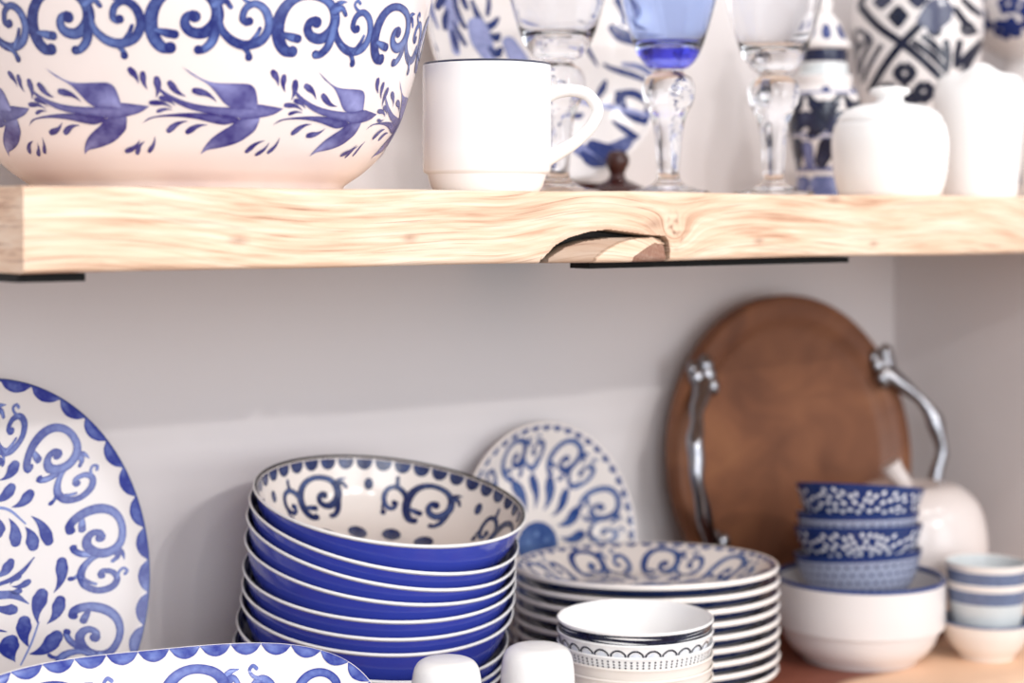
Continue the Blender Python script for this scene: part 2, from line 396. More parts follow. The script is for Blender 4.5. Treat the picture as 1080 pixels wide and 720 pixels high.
# ------------------------------------------------------------------ the live-edge shelf
def build_slab(name, z0, z1, xl, xr, knot, mat, extra=None):
    b = MB(); nzr = 90 if knot else 12; k0, k1 = Ps(565, 0).x, Ps(722, 0).x; xs = []; x = xl
    while x < xr - 1e-6: xs.append(x); x += (.0006 if k0 < x < k1 else .003) if knot else .006
    xs.append(xr); nx = len(xs)
    import mathutils
    noise = mathutils.noise.noise
    dark, red, grey, grain = [], [], [], []
    Ax = [Ps(p, 0).x for p in (571, 585, 600, 620, 640, 655, 680, 700, 704, 706)]
    Az = [Zat(y, zs(p, 0)) for p, y in ((571, 274), (585, 258.5), (600, 250.5), (620, 244.5), (640, 242), (655, 244), (680, 247.5), (697, 249), (703, 254), (706, 266))]
    Ix = [Ps(p, 0).x for p in (583, 600, 620, 645, 670, 692, 701, 704)]
    Iz = [Zat(y, zs(p, 0)) for p, y in ((583, 272), (600, 260.5), (620, 254), (645, 250.8), (670, 250.3), (692, 249.5), (701, 252.5), (704, 262))]
    Px = [Ps(p, 0).x for p in (628, 640, 655, 670, 690, 702)]
    Pt = [Zat(y, zs(p, 0)) for p, y in ((628, 272), (640, 263), (655, 255.5), (670, 251.5), (690, 250), (702, 257))]
    Rx = [Ps(p, 0).x for p in (667, 680, 690, 703)]
    Rt = [Zat(y, zs(p, 0)) for p, y in ((667, 271), (680, 262), (690, 256.5), (703, 258))]
    rows = []
    for i in range(nx):
        x = xs[i]; col = []
        top = z1 + .0012 * noise((x * 6, 0, 1)) ; bot = z0 + .0014 * noise((x * 5, 3, 1))
        prof = [(0.0, bot), (-DEP + .03, bot)]
        fr = []
        for k in range(nzr + 1):
            t = k / nzr; z = lerp(bot, top, t)
            e = min(t, 1 - t) * (z1 - z0); rd = .004
            y = -DEP + (rd - math.sqrt(max(0, rd * rd - (rd - min(e, rd)) ** 2)))
            y += .0012 * noise((x * 9, 7, z * 50)) + .0005 * noise((x * 40, 2, z * 300))
            dk = rd_ = gy = 0.0
            if knot and Ax[0] < x < Ax[-1]:
                az = interp(x, Ax, Az)
                if z < az:
                    iz = interp(x, Ix, Iz) if Ix[0] < x < Ix[-1] else z0 - 1
                    if z > iz:
                        dk = min(1, (az - z) / .0012 + .3); y += .016 * min(1, (az - z) / .0012)
                    else:
                        y += .004 - .003 * min(1, (iz - z) / .012); gy = .55
                        if Px[0] < x < Px[-1] and z < interp(x, Px, Pt): gy = 0.0; y -= .0025
                        if Rx[0] < x < Rx[-1] and z < interp(x, Rx, Rt): rd_ = .85 - .4 * abs(noise((x * 900, 0, z * 200))); y += .001
                elif z < az + .004: y -= .0015 * (1 - (z - az) / .004); rd_ = .18
            if knot:
                kx = Ps(711, 0).x; d = math.hypot((x - kx) * 1.0, (z - Zat(243, 1.35)) * .9)
                if d < .016:
                    v = noise((x * 230, 4, z * 230)); rd_ = max(rd_, max(0, v * 1.1) * (1 - d / .016) * 1.3)
                for (px_, py_, rr_) in ((880, 209, .006), (432, 251, .004), (922, 257, .004), (800, 254, .004), (252, 253, .005), (690, 236, .006)):
                    zz_ = zs(px_, 0); d = math.hypot((x - Ps(px_, 0).x) * .5, z - Zat(py_, zz_))
                    if d < rr_: rd_ = max(rd_, .5 * (1 - d / rr_))
            fr.append((y, z, dk, rd_, gy))
        pts = [(0.0, bot, 0, 0, 0), (-DEP + .03, bot, 0, 0, 0)] + fr + [(-DEP + .03, top, 0, 0, 0), (0.0, top, 0, 0, 0)]
        for (y, z, dk, r_, g_) in pts:
            col.append(b.vert((x, y, z))); dark.append(dk); red.append(r_); grey.append(g_)
            gz = z
            if knot:
                kx0, kx1 = Ax[0] - .05, Ax[-1] + .03; t = (x - kx0) / (kx1 - kx0)
                sw = .016 * math.sin(PI * min(1, max(0, t))) ** 2
                gz = z - sw + .006 * math.sin(x * 9 + 1) + .004 * math.sin(x * 23)
                kx = Ps(711, 0).x; d = math.hypot(x - kx, (z - .405) * 1.5); gz += .02 * math.exp(-(d / .02) ** 2)
            grain += [x, y, gz]
        rows.append(col)
    m = len(rows[0])
    for i in range(nx - 1):
        for k in range(m):
            k2 = (k + 1) % m
            b.face((rows[i][k], rows[i + 1][k], rows[i + 1][k2], rows[i][k2]), mat)
    b.face(tuple(rows[0]), mat); b.face(tuple(reversed(rows[-1])), mat)
    return b.build(name, angle=50, attrs={'dark': ('FLOAT', dark), 'red': ('FLOAT', red), 'grey': ('FLOAT', grey), 'grain': ('FLOAT_VECTOR', grain)})

MAPLE, nt, bb, cr = wood_material('live_edge_maple', ((178, 130, 102), (226, 193, 165), (242, 224, 204)), (10, 30, 230), 'grain')
at = nt.nodes.new('ShaderNodeAttribute'); at.attribute_name = 'grain'
mp = nt.nodes.new('ShaderNodeMapping'); mp.inputs['Scale'].default_value = (11, 20, 620); nt.links.new(at.outputs['Vector'], mp.inputs['Vector'])
ns = nt.nodes.new('ShaderNodeTexNoise'); ns.inputs['Scale'].default_value = 1; ns.inputs['Detail'].default_value = 5; ns.inputs['Distortion'].default_value = .5
nt.links.new(mp.outputs[0], ns.inputs['Vector'])
mr = nt.nodes.new('ShaderNodeMapRange'); mr.inputs[1].default_value = .57; mr.inputs[2].default_value = .74; mr.inputs[4].default_value = .9
nt.links.new(ns.outputs['Fac'], mr.inputs[0])
ml = nt.nodes.new('ShaderNodeMix'); ml.data_type = 'RGBA'; ml.inputs[7].default_value = lin((158, 110, 86))
nt.links.new(mr.outputs[0], ml.inputs[0]); nt.links.new(cr.outputs['Color'], ml.inputs[6])
o1 = mix_attr(nt, bb, ml.outputs[2], 'grey', (126, 98, 82))
o2 = mix_attr(nt, bb, o1, 'red', (112, 56, 38))
mix_attr(nt, bb, o2, 'dark', (9, 5, 3))  # dark bark in the crack, blackened further as painted shade
tag(build_slab('floating_shelf', BOT, TOP, XL, XR, True, MAPLE),
    'pale live-edge wooden shelf with a dark bark crack, carrying the big bowl and goblets', 'shelf')

# lower board: reddish heartwood with pale sapwood widening to the right
LOWER, nt, bb, cr = wood_material('reddish_shelf_wood', ((96, 48, 36), (122, 66, 50), (146, 84, 64)), (5, 26, 60))
tc = nt.nodes.new('ShaderNodeTexCoord'); sp = nt.nodes.new('ShaderNodeSeparateXYZ'); nt.links.new(tc.outputs['Object'], sp.inputs[0])
nz = nt.nodes.new('ShaderNodeTexNoise'); nz.inputs['Scale'].default_value = 9; nt.links.new(tc.outputs['Object'], nz.inputs['Vector'])
def mth(op, a, b_, c=None):
    n = nt.nodes.new('ShaderNodeMath'); n.operation = op
    for i, v in enumerate((a, b_, c)):
        if v is None: continue
        if isinstance(v, (int, float)): n.inputs[i].default_value = v
        else: nt.links.new(v, n.inputs[i])
    return n.outputs[0]
s_ = mth('ADD', sp.outputs['Y'], DEP)
edge = mth('MULTIPLY_ADD', mth('SUBTRACT', sp.outputs['X'], 1.2496), .30, .086)
dd = mth('SUBTRACT', mth('ADD', edge, mth('MULTIPLY', mth('SUBTRACT', nz.outputs['Fac'], .5), .05)), s_)
fac = nt.nodes.new('ShaderNodeMath'); fac.operation = 'MULTIPLY_ADD'; fac.use_clamp = True; fac.inputs[1].default_value = 60; fac.inputs[2].default_value = .5
nt.links.new(dd, fac.inputs[0])
mx = nt.nodes.new('ShaderNodeMix'); mx.data_type = 'RGBA'
mx.inputs[7].default_value = lin((236, 196, 164)); nt.links.new(fac.outputs[0], mx.inputs[0]); nt.links.new(cr.outputs['Color'], mx.inputs[6])
nt.links.new(mx.outputs[2], bb.inputs['Base Color'])
tag(build_slab('lower_shelf', -.052, 0, XL - .36, XR, False, LOWER),
    'reddish wooden lower shelf carrying the plates and bowls', 'shelf')

# flat black steel plates under the upper board
def bracket(x0, x1, dp_, label):
    b = MB(); b.box(x0, x1, -DEP + .012, -DEP + .012 + dp_, BOT - .0052, BOT - .0005, STEEL); b.box(lerp(x0, x1, .55), lerp(x0, x1, .85), -DEP + .012 + dp_, 0, BOT - .0035, BOT - .0005, STEEL)
    return tag(b.build('shelf_bracket', smooth=False), label, 'bracket', 'black steel shelf brackets')
bracket(XL + .002, Ps(90, .012).x, .07, 'black steel plate under the left end of the wooden shelf')
bracket(Ps(622, .012).x, Ps(895, .012).x, .022, 'long black steel plate under the shelf near its bark crack')

# ================================================================== upper shelf
# ---- big bowl
def big_bowl():
    px, s = 200, .137
    t = empty('serving_bowl', Ps(px, s, TOP))
    tag(t, 'large cream bowl painted with blue scrolls and flying birds on upper shelf', 'bowl')
    b = MB()
    line = spline([(.110, .0055), (.120, .0125), (.1315, .0235), (.1400, .037), (.1462, .050), (.1522, .068), (.1578, .088), (.1630, .110), (.1675, .135), (.1715, .165)], 60)
    prof = [(0, .004), (.098, .004), (.100, 0), (.105, 0), (.1065, .003)] + line + [(.1710, .1668), (.1685, .1668)] + \
           [(r - .0045, z) for r, z in reversed(line[8:])] + [(.09, .012), (0, .011)]
    k = 5 + len(line)
    b.lathe(prof, BOWLW, n=200, mats={k - 1: NAVY, k: NAVY, k + 1: NAVY})
    d = CAM - t.location; a0 = math.atan2(d.y, d.x)
    S = lambda h: None
    f = side_map(line, 1, a0, 1.0)
    zz = [p[1] for p in line]
    s_of = lambda h: interp(h, zz, f.S)
    u = .000130
    for i in range(13):
        ang = R(1.1 + 360 / 13 * i)
        k = .163 * 1.0
        g = lambda x, y, lf, A=ang: f(A + x * u / .163, s_of(.1030) + y * u * .98, lf)
        scroll(b, g, COBALT, fat=1.06, tone=(.05, .8))
    ub = .0000885
    for i in range(11):
        ang = R(13.0 + 360 / 11 * i)
        g = lambda x, y, lf, A=ang: f(A + x * ub * 1.1 / .148, s_of(.0475) + y * ub * 1.2, lf)
        bird(b, g, VIOLET)
    b.build('bowl_body', t)
big_bowl()

# ---- mug
def mug():
    t = empty('mug', Ps(513.5, .056, TOP), -YAW)
    tag(t, 'white mug with a navy rim line beside the big painted bowl', 'mug')
    b = MB(); r = .0466
    out = [(0, .003), (.034, .003), (.0355, 0), (.038, 0), (.0405, .0035), (.0425, .010), (.0432, .0125), (.0455, .0138), (.0463, .0155), (r, .03), (r, .06), (r, .0895), (.0465, .0912)]
    prof = out + [(.0462, .0923), (.0452, .0928), (.0440, .0923), (.0432, .0905), (.0430, .05), (.0428, .018), (.038, .009), (0, .008)]
    n = len(out); b.lathe(prof, BRIGHT, n=96, mats={n - 1: NAVY, n: NAVY, n + 1: NAVY})
    b.build('mug_body', t)
    k = .000684
    P = [((x - 513.5) * k, 0, (199 - y) * k) for x, y in ((577, 97), (588, 93), (603, 91.5), (620, 96), (630.5, 111), (625, 128), (610, 144), (594, 155), (577, 164))]
    b = MB(); b.tube(P, [.0056, .005, .0046, .0046, .0046, .0046, .0046, .005, .006], BRIGHT, n=16, flat=1.35, res=60)
    b.build('handle', t)
mug()

# ---- goblets
def goblet(px, s, bowlmat, bottommat, label, rz=0, k=1.0):
    t = empty('goblet', Ps(px, s, TOP), rz)
    tag(t, label, 'goblet', 'stemmed goblets on the upper shelf')
    b = MB()
    stem = smooth_prof([(.0335, .0012), (.0345, .002), (.0335, .0032), (.022, .0055), (.0125, .010), (.0092, .017), (.0100, .030), (.0112, .048), (.0142, .064), (.0206, .078), (.0222, .088), (.0196, .097), (.0135, .1015), (.0128, .1040)], 60)
    b.lathe([(0, .0005), (.032, 0)] + stem + [(0, .1040)], CLEAR, n=64)
    # bubbles of air trapped in the thick stem
    b.build('stem', t)
    b = MB()
    out = smooth_prof([(.0, .1046), (.0130, .1048), (.0205, .1098), (.0265, .1190), (.0312, .1315), (.0355, .146), (.0400, .163), (.0436, .182), (.0456, .200)], 44)
    inn = smooth_prof([(.0442, .200), (.0421, .182), (.0385, .163), (.034, .146), (.0295, .1325), (.0235, .1245), (.012, .1215), (0, .121)], 34)
    top = len(out)
    mats = {j: bottommat for j in range(top) if out[min(j, top - 1)][1] < .119}
    for j in range(len(inn)):
        if inn[j][1] < .126: mats[top + j] = bottommat
    b.lathe(out + inn, bowlmat, n=80, mats=mats)
    b.build('glass_bowl', t)
    for o in t.children: o.scale = (k, k, k)
    return t
goblet(588, .165, CLEAR, CLEAR, 'clear glass goblet standing behind the white mug', k=1.06)
goblet(705, .115, BLUEG, DEEPG, 'goblet with a blue glass cup on a clear stem')
goblet(816, .085, CLEAR, CLEAR, 'clear glass goblet between the blue goblet and the white sugar pot')

# ---- dish profiles
def dish_profile(top, under): return top + under

# ---- delft plate on its stand
def delft_plate():
    R0 = .144
    tp = [(0, .006), (.62, .006), (.70, .010), (.76, .0145), (.97, .022), (1.0, .0235)]
    un = [(1.0, .0215), (.97, .0195), (.76, .0115), (.68, .0055), (.60, .003), (.58, 0), (.54, 0), (.53, .002), (0, .002)]
    t = empty('decorative_plate')
    tag(t, 'blue and white landscape plate propped behind the mug and goblets', 'plate')
    b = MB(); b.lathe([(k * R0, z) for k, z in tp + un], WHITE, n=128)
    f0 = plan_map([(k * R0, z) for k, z in tp])
    def f(x, y, lf):
        x, y = (x - 578) / 121 * R0, (28 - y) / 160 * R0
        q = min(1, .975 * R0 / max(1e-6, math.hypot(x, y)))
        return f0(x * q, y * q, lf)
    st = lambda p, w, tn=(.0, .15): b.stroke(p, [q * 1.2 for q in w], f, DELFT, tone=tn, n=5 * len(p))
    pale = (.7, .95)
    st([(486, -30), (487, 12), (486, 60)], [7, 8, 4], pale); st([(515, 30), (518, 45), (523, 60)], [8, 9, 6], pale); st([(545, 45), (552, 60), (560, 70)], [6, 8, 6], pale)
    st([(500, -60), (492, -20), (486, 20)], [4, 8, 4], pale); st([(455, -20), (460, 15), (468, 40)], [2, 3, 1], (.5, .7))
    for p, w in [([(484, -4), (476, 8), (470, 18)], [3, 4, 3]), ([(480, 21), (477, 30), (476, 39)], [2, 3, 2]), ([(489, -6), (493, 15), (502, 32)], [2, 3.4, 2.4]),
                 ([(487, 31), (493, 40), (500, 50)], [1.5, 3, 2.4]), ([(484, 40), (486, 50), (487, 59)], [1.5, 3, 1.5]), ([(500, -4), (503, 5), (506, 12)], [2, 3, 2]),
                 ([(512, 4), (516, 18), (522, 30), (530, 27), (536, 20)], [1.5, 2.6, 3.4, 3, 1.6]), ([(526, 17), (528, 8), (529, -2)], [1.6, 2, 1.4]),
                 ([(529, 38), (532, 41), (535, 37)], [2, 3.4, 2]), ([(525, 52), (531, 57), (536, 52)], [1.8, 4, 2]), ([(446, 53), (450, 58), (455, 64)], [3.5, 5, 3.5]),
                 ([(455, 44), (459, 52), (464, 63)], [1, 1.6, 1]), ([(470, -30), (478, -22), (486, -24)], [2, 4, 2]), ([(510, -40), (516, -25), (512, -12)], [2, 4, 2]),
                 ([(642, 61), (660, 70), (681, 81)], [1.6, 3, 2]), ([(641, 79), (636, 88), (630, 97)], [1.6, 3, 1.6]), ([(638, 125), (648, 135), (660, 145)], [1.6, 3.4, 2]),
                 ([(650, 93), (664, 94), (677, 106)], [3, 4, 3]), ([(677, 106), (675, 118), (671, 128)], [4.5, 6, 3]), ([(671, 126), (660, 121), (651, 113)], [3, 4, 4]), ([(651, 113), (649, 103), (651, 94)], [3, 4, 3]),
                 ([(613, 152), (626, 160), (640, 160)], [6, 9, 4]), ([(600, 160), (606, 168), (616, 172)], [3, 6, 3]), ([(598, 112), (606, 118), (612, 116)], [2, 3, 1.5]), ([(622, 35), (628, 50), (634, 62)], [1, 2, 1]),
                 ([(655, 20), (662, 28), (672, 36)], [4, 6, 4]), ([(660, -10), (667, 2), (664, 14)], [3, 5, 3]), ([(560, 90), (575, 95), (590, 92)], [2, 3, 2]), ([(640, -20), (648, -34), (640, -52)], [3, 6, 3]), ([(560, -60), (580, -40), (610, -50)], [3, 8, 3])]:
        st(p, w)
    st([(590, 150), (606, 160), (630, 158), (652, 142)], [4, 8, 8, 3], (.25, .6)); st([(660, 60), (676, 66), (690, 84)], [2, 3, 2], (.4, .7)); st([(600, 100), (640, 108), (684, 122)], [1, 3, 1], pale)
    ring = [(578 + 119 * math.cos(a), 28 - 157.5 * math.sin(a)) for a in [2 * PI * i / 60 for i in range(61)]]
    b.stroke(ring, 1.5, f, DELFT, n=121, tone=(.2, .4), caps=(0, 0), cross=3)
    b.build('plate_body', t)
    return t, R0
dp, R0 = delft_plate()
zb = zs(585, .305); lean(dp, Ps(585, .300, TOP + .014), R0, R(9), 0, back=.004)
# dark turned wooden stand under it
t = empty('plate_stand', Ps(601, .283, TOP)); tag(t, 'dark brown turned wooden plate stand with a knob, behind goblets', 'plate stand')
b = MB(); b.box(-.075, .05, -.012, .062, 0, .006, MAHOG); b.box(-.075, .05, -.012, -.006, .006, .013, MAHOG); b.build('stand_base', t, smooth=False)
KX = (Ps(651, .262) - Ps(601, .283)); kb = MB()
kb.lathe([(0, 0), (.030, 0), (.0305, .003), (.027, .008), (.017, .0125), (.009, .016), (.0065, .021), (.0085, .026), (.0112, .031), (.0108, .037), (.0072, .042), (0, .0435)], MAHOG, n=40, off=(KX.x, KX.y))
kb.build('knob', t)
b = MB(); b.tube([(0, .055, .004), (0, .064, .10)], [.005, .004], MAHOG); b.build('back_prop', t)

# ---- patterned vase behind the right goblet
def tall_vase():
    t = empty('lidded_vase', Ps(869, .215, TOP)); tag(t, 'slim blue and white lidded vase behind the clear right-hand goblet', 'vase')
    d = CAM - t.location; a0 = math.atan2(d.y, d.x); b = MB()
    line = spline([(.027, .0), (.0275, .004), (.026, .02), (.028, .035), (.0335, .06), (.0355, .085), (.0345, .098), (.0300, .108)], 40)
    prof = [(0, .002)] + line + [(.0275, .110), (.0282, .113), (.0282, .120), (.0235, .123), (.0235, .132), (.021, .134), (0, .134)]
    L = len(line); b.lathe(prof, WHITE, n=72, mats={L + 1: WHITE, L + 3: GREYW, L + 4: GREYW})
    f = side_map(line, 1, a0, .034)
    P = lambda pts, w, tn=(.0, .3): b.stroke([(x, y) for x, y in pts], [q * 1.3 for q in w] if isinstance(w, list) else w, f, NAVYP if tn[0] < .2 else DELFT, tone=tn, n=4 * len(pts) + 4)
    C = 2 * PI * .034
    for i in range(6):
        x0 = C / 6 * i
        P([(x0 - .015, .100), (x0 - .006, .088), (x0, .080), (x0 + .006, .088), (x0 + .015, .100)], [.002, .004, .007, .004, .002])
        P([(x0 - .012, .092), (x0, .086), (x0 + .012, .092)], [.003, .008, .003], (.0, .25))
        P([(x0 + C / 12 - .011, .070), (x0 + C / 12, .078), (x0 + C / 12 + .011, .070)], [.005, .006, .005], (.1, .4))
        P([(x0 - .012, .062), (x0 - .004, .070)], [.004, .005]); P([(x0 - .003, .036), (x0 + .004, .050)], [.006, .008])
        P([(x0 + C / 12, .034), (x0 + C / 12, .050)], [.005, .005], (.3, .6)); b.disc(x0 + .002, .107, .004, f, DELFT)
        P([(x0 - .01, .014), (x0 + .01, .014)], [.006, .006], (.3, .6))
    for h, w in ((.0635, .0012), (.0285, .0022), (.005, .003), (.0595, .0008), (.104, .001)):
        P([(C / 24 * i, h) for i in range(25)], w, (.35, .55))
    b.build('vase_body', t)
    b = MB(); lid = [(0, .1335), (.0215, .1335), (.0225, .137), (.0225, .146), (.026, .148), (.0265, .152), (.023, .156), (.016, .172), (.007, .183), (.009, .190), (.006, .198), (0, .2)]
    b.lathe(lid, WHITE, n=60, mats={0: NAVY, 1: NAVY, 2: NAVY})
    g = side_map(lid[5:10], 1, a0, .024)
    for i in range(8): b.disc(2 * PI * .024 / 8 * (i + .15), .012, .0055, g, DELFT, ry=.009)
    b.build('lid', t)
tall_vase()

# ---- large lattice jar
def lattice_jar():
    px, s = 968, .225
    t = empty('jar', Ps(px, s, TOP)); tag(t, 'tall jar with navy and white diamond lattice behind the white sugar pot', 'jar')
    z = zs(px, s); k = z / F; d = CAM - t.location; a0 = math.atan2(d.y, d.x); b = MB()
    line = spline([(.046, .002), (.049, .02), (.053, .06), (.058, .10), (.0635, .14), (.067, .175), (.066, .205), (.055, .235), (.042, .25)], 50)
    b.lathe([(0, 0), (.044, 0)] + line + [(.04, .252), (.04, .275), (.038, .275), (.038, .25), (0, .25)], WHITE, n=100)
    zz = [p[1] for p in line]; f = side_map(line, 1, a0, .065)
    hb = Zat(0, z - .06) - TOP
    def g(x, y, lf):
        xx = (x - px) * k / .067; xx = max(-.985, min(.985, xx)) if abs(xx) < 1.2 else xx
        ang = math.asin(xx) if abs(xx) <= .985 else xx
        return f(ang * .065, interp(hb - y * k * .96, zz, f.S), lf)
    P = lambda p, w, tn=(.0, .06): b.stroke(p, [q * 1.65 for q in w], g, NAVYP, tone=tn, n=5 * len(p), caps=(0, 0))
    pal = (.85, 1.0)
    P([(908, 0), (928, 26), (952, 46), (975, 66), (996, 86)], [2.6] * 5); P([(998, -6), (975, 22), (952, 46), (930, 72), (913, 96)], [2.6] * 5)
    P([(908, 0), (930, -40), (953, -70)], [2.6] * 3); P([(998, -6), (975, -40), (953, -70)], [2.6] * 3)
    P([(948.5, 6.5), (948.5, 29)], [0, 0]); 
    def dia(cx, cy, r, ring=False):
        if not ring: b.loft([(cx - r, cy), (cx, cy - r), (cx + r, cy)], [(cx - r, cy), (cx, cy + r), (cx + r, cy)], lambda x, y, l: g(x, y, l), NAVYP, (.0, .1), n=9)
        else: P([(cx, cy - r), (cx + r, cy), (cx, cy + r), (cx - r, cy), (cx, cy - r)], [3] * 5)
    b.loft([(937, 17), (948.5, 5), (960, 17)], [(937, 17), (948.5, 30), (960, 17)], g, NAVYP, (.0, .1), n=9)
    b.loft([(922, 0), (932, -12), (944, 0)], [(922, 0), (932, 9), (944, 0)], g, NAVYP, (.25, .35), n=9)
    b.loft([(957, 0), (968, -12), (980, 0)], [(957, 0), (968, 10), (980, 0)], g, NAVYP, (.25, .35), n=9)
    b.loft([(937, -22), (948.5, -36), (960, -22)], [(937, -22), (948.5, -8), (960, -22)], g, NAVYP, (.0, .1), n=9)
    # right diamond with a sprig
    P([(975, 30), (990, 12), (1000, 4)], [7, 9, 4], (.5, .6))
    for q in ([(962, 44), (984, 60), (1000, 78)], [(996, 42), (999, 58), (1000, 74)], [(1011, 42), (1009, 58), (1008, 72)], [(1008, 72), (1020, 58), (1034, 40)], [(972, 38), (986, 50), (997, 62)], [(1004, 8), (1014, 22), (1028, 34)], [(1012, -2), (1022, 8), (1032, 14)]):
        P(q, [2.0, 2.4, 1.6])
    for cx, cy in ((985, 32), (1018, 30)): P([(cx + 5 * math.cos(a), cy + 5 * math.sin(a)) for a in [2 * PI * i / 8 for i in range(9)]], [1.8] * 9)
    # lower diamond
    for cx, cy in ((954, 77), (975, 97), (954, 118), (934, 97)): dia(cx, cy, 8.5, True)
    P([(948, 92), (962, 108)], [4, 4]); P([(935, 128), (960, 112), (990, 92)], [1.5, 2, 1.5])
    # left lines
    for q in ([(931, 46), (918, 64), (906, 84)], [(922, 40), (910, 58), (903, 76)], [(906, 26), (916, 34), (920, 40)], [(903, 50), (912, 42), (920, 34)], [(898, 20), (904, 40), (900, 70)]): P(q, [1.6] * 3, (.1, .3))
    P([(1034, 40), (1020, 70), (1010, 100)], [2.4] * 3)
    for i in range(10):                                            # the far side carries the same lattice
        a = 1.75 + i * .31; x0 = a * .065
        h = lambda x, y, lf, X=x0: f(X + x, y, lf)
        b.stroke([(-.01, .06), (0, .1), (.01, .14), (0, .18), (-.01, .2)], .0016, h, NAVYP, tone=(0, .1)); b.stroke([(.01, .06), (0, .1), (-.01, .14), (0, .18), (.01, .2)], .0016, h, NAVYP, tone=(0, .1))
    b.build('jar_body', t)
lattice_jar()

# ---- floral jar at the right edge
def floral_jar():
    px, s = 1096, .185
    t = empty('jar', Ps(px, s, TOP)); tag(t, 'white jar with dark blue flowers on its round belly at the right edge', 'jar')
    d = CAM - t.location; a0 = math.atan2(d.y, d.x); b = MB()
    line = spline([(.040, .003), (.048, .03), (.055, .07), (.056, .105), (.050, .128), (.040, .140), (.037, .150), (.045, .158), (.060, .172), (.068, .195), (.066, .225), (.05, .25), (.034, .258)], 70)
    b.lathe([(0, 0), (.039, 0)] + line + [(.03, .26), (.03, .272), (.027, .272), (.027, .26), (0, .258)], WHITE, n=90)
    zz = [p[1] for p in line]; f = side_map(line, 1, a0, .06)
    for i in range(46):
        x = 2 * PI * .06 * rnd.random(); y = interp(rnd.uniform(.172, .23), zz, f.S)
        for k in range(5): b.disc(x + .007 * math.cos(k * 1.257 + i), y + .007 * math.sin(k * 1.257 + i), .0052, f, DELFT, tone=(0, .1))
    for dx, dy in ((-.052, .186), (-.044, .178), (-.036, .174), (-.030, .182), (-.058, .198), (-.040, .186), (-.022, .176), (-.034, .100), (-.026, .092), (-.030, .082)):
        b.disc(dx, interp(dy, zz, f.S), .0055, f, DELFT, tone=(0, .08))
    for i in range(12):
        x = 2 * PI * .06 / 12 * i; b.stroke([(x - .012, interp(.120, zz, f.S)), (x, interp(.126, zz, f.S)), (x + .012, interp(.120, zz, f.S))], [.002, .004, .002], f, DELFT, tone=(.1, .3))
        b.stroke([(x, interp(.02, zz, f.S)), (x, interp(.055, zz, f.S))], [.006, .009], f, DELFT, tone=(0, .3))
    b.stroke([(2 * PI * .06 * i / 40, interp(.115, zz, f.S)) for i in range(41)], .003, f, DELFT, n=81, tone=(.3, .6), caps=(0, 0))
    b.build('jar_body', t)
floral_jar()

# ---- white sugar pot and creamer
t = empty('sugar_pot', Ps(938.5, .062, TOP)); tag(t, 'squat white lidded sugar pot in front of the lattice jar', 'sugar pot')
b = MB()
b.lathe([(0, .002), (.040, .002), (.041, 0), (.044, .0005)] + smooth_prof([(.0455, .003), (.0492, .018), (.0510, .036), (.0512, .050), (.0488, .0625)], 24) + [(.0466, .0652), (.043, .066), (.042, .062), (.045, .04), (.04, .01), (0, .008)], BRIGHT, n=80)
b.build('pot_body', t)
lid = MB(); lid.lathe([(0, .0655), (.042, .0655)] + smooth_prof([(.0464, .0656), (.0450, .0700), (.0390, .0760), (.0290, .0805), (.0170, .0825), (.0128, .0838)], 24) + [(0, .084)], BRIGHT, n=80)
lo = lid.build('lid', t)
kn = MB(); kn.lathe([(0, .0835), (.0128, .0835)] + smooth_prof([(.0118, .0862), (.0122, .0885), (.0166, .0905), (.0174, .0932), (.0158, .0960), (.008, .0975)], 20) + [(0, .0978)], BRIGHT, n=48)
kn.build('knob', lo)

def creamer():
    t = empty('creamer', Ps(1033, .070, TOP), -YAW); tag(t, 'tall plain white creamer jug beside the squat sugar pot', 'jug')
    b = MB(); n = 96
    prof = [(0, .0015), (.030, .0015), (.031, 0), (.0335, 0)] + smooth_prof([(.0345, .003), (.0362, .02), (.0385, .045), (.0412, .070), (.0424, .088), (.0418, .1005), (.0385, .1105), (.0345, .1145)], 36) + \
        smooth_prof([(.0330, .1148), (.0320, .113), (.0355, .108), (.0385, .098), (.0385, .08), (.0355, .045), (.031, .008)], 24) + [(0, .006)]
    b.lathe(prof, BRIGHT, n=n)
    for i, v in enumerate(b.v):                     # pouring lip drawn up and out on one side
        r = math.hypot(v[0], v[1])
        if v[2] > .098 and r > .02:
            w = min(1, (v[2] - .098) / .015); a = math.atan2(v[1], v[0]); e = math.exp(-(math.remainder(a - R(-102), 2 * PI) / .36) ** 2)
            q = 1 + .18 * e * w
            b.v[i] = (v[0] * q, v[1] * q, v[2] + w * .0085 * e)
    b.build('jug_body', t)
    b = MB(); b.tube([(.012, -.037, .090), (.016, -.056, .094), (.019, -.066, .075), (.018, -.060, .050), (.012, -.035, .034)], [.0045] * 5, BRIGHT, n=12, flat=1.4)
    h = b.build('handle', t); h.rotation_euler = (0, 0, R(178))
creamer()

# ================================================================== lower shelf
SC = 590
def circ(r): return lambda a: r
def superell(a_, b_, n): return lambda p: (abs(math.cos(p) / a_) ** n + abs(math.sin(p) / b_) ** n) ** (-1 / n)

def scallops(b, f, per, n, w, mat, tone=(.05, .5)):
    """row of painted half-moons hanging from the edge line y = 0 of a ring map"""
    for i in range(n):
        c = per * (i + .5) / n; h = per / n * .5
        L = [(c - h * .98, 0), (c - h * .5, 0), (c, 0), (c + h * .5, 0), (c + h * .98, 0)]
        Rr = [(c - h * .98, -w * .12), (c - h * .62, -w * .72), (c, -w), (c + h * .62, -w * .72), (c + h * .98, -w * .12)]
        b.loft(L, Rr, f, mat, tone, n=11, cross=4)

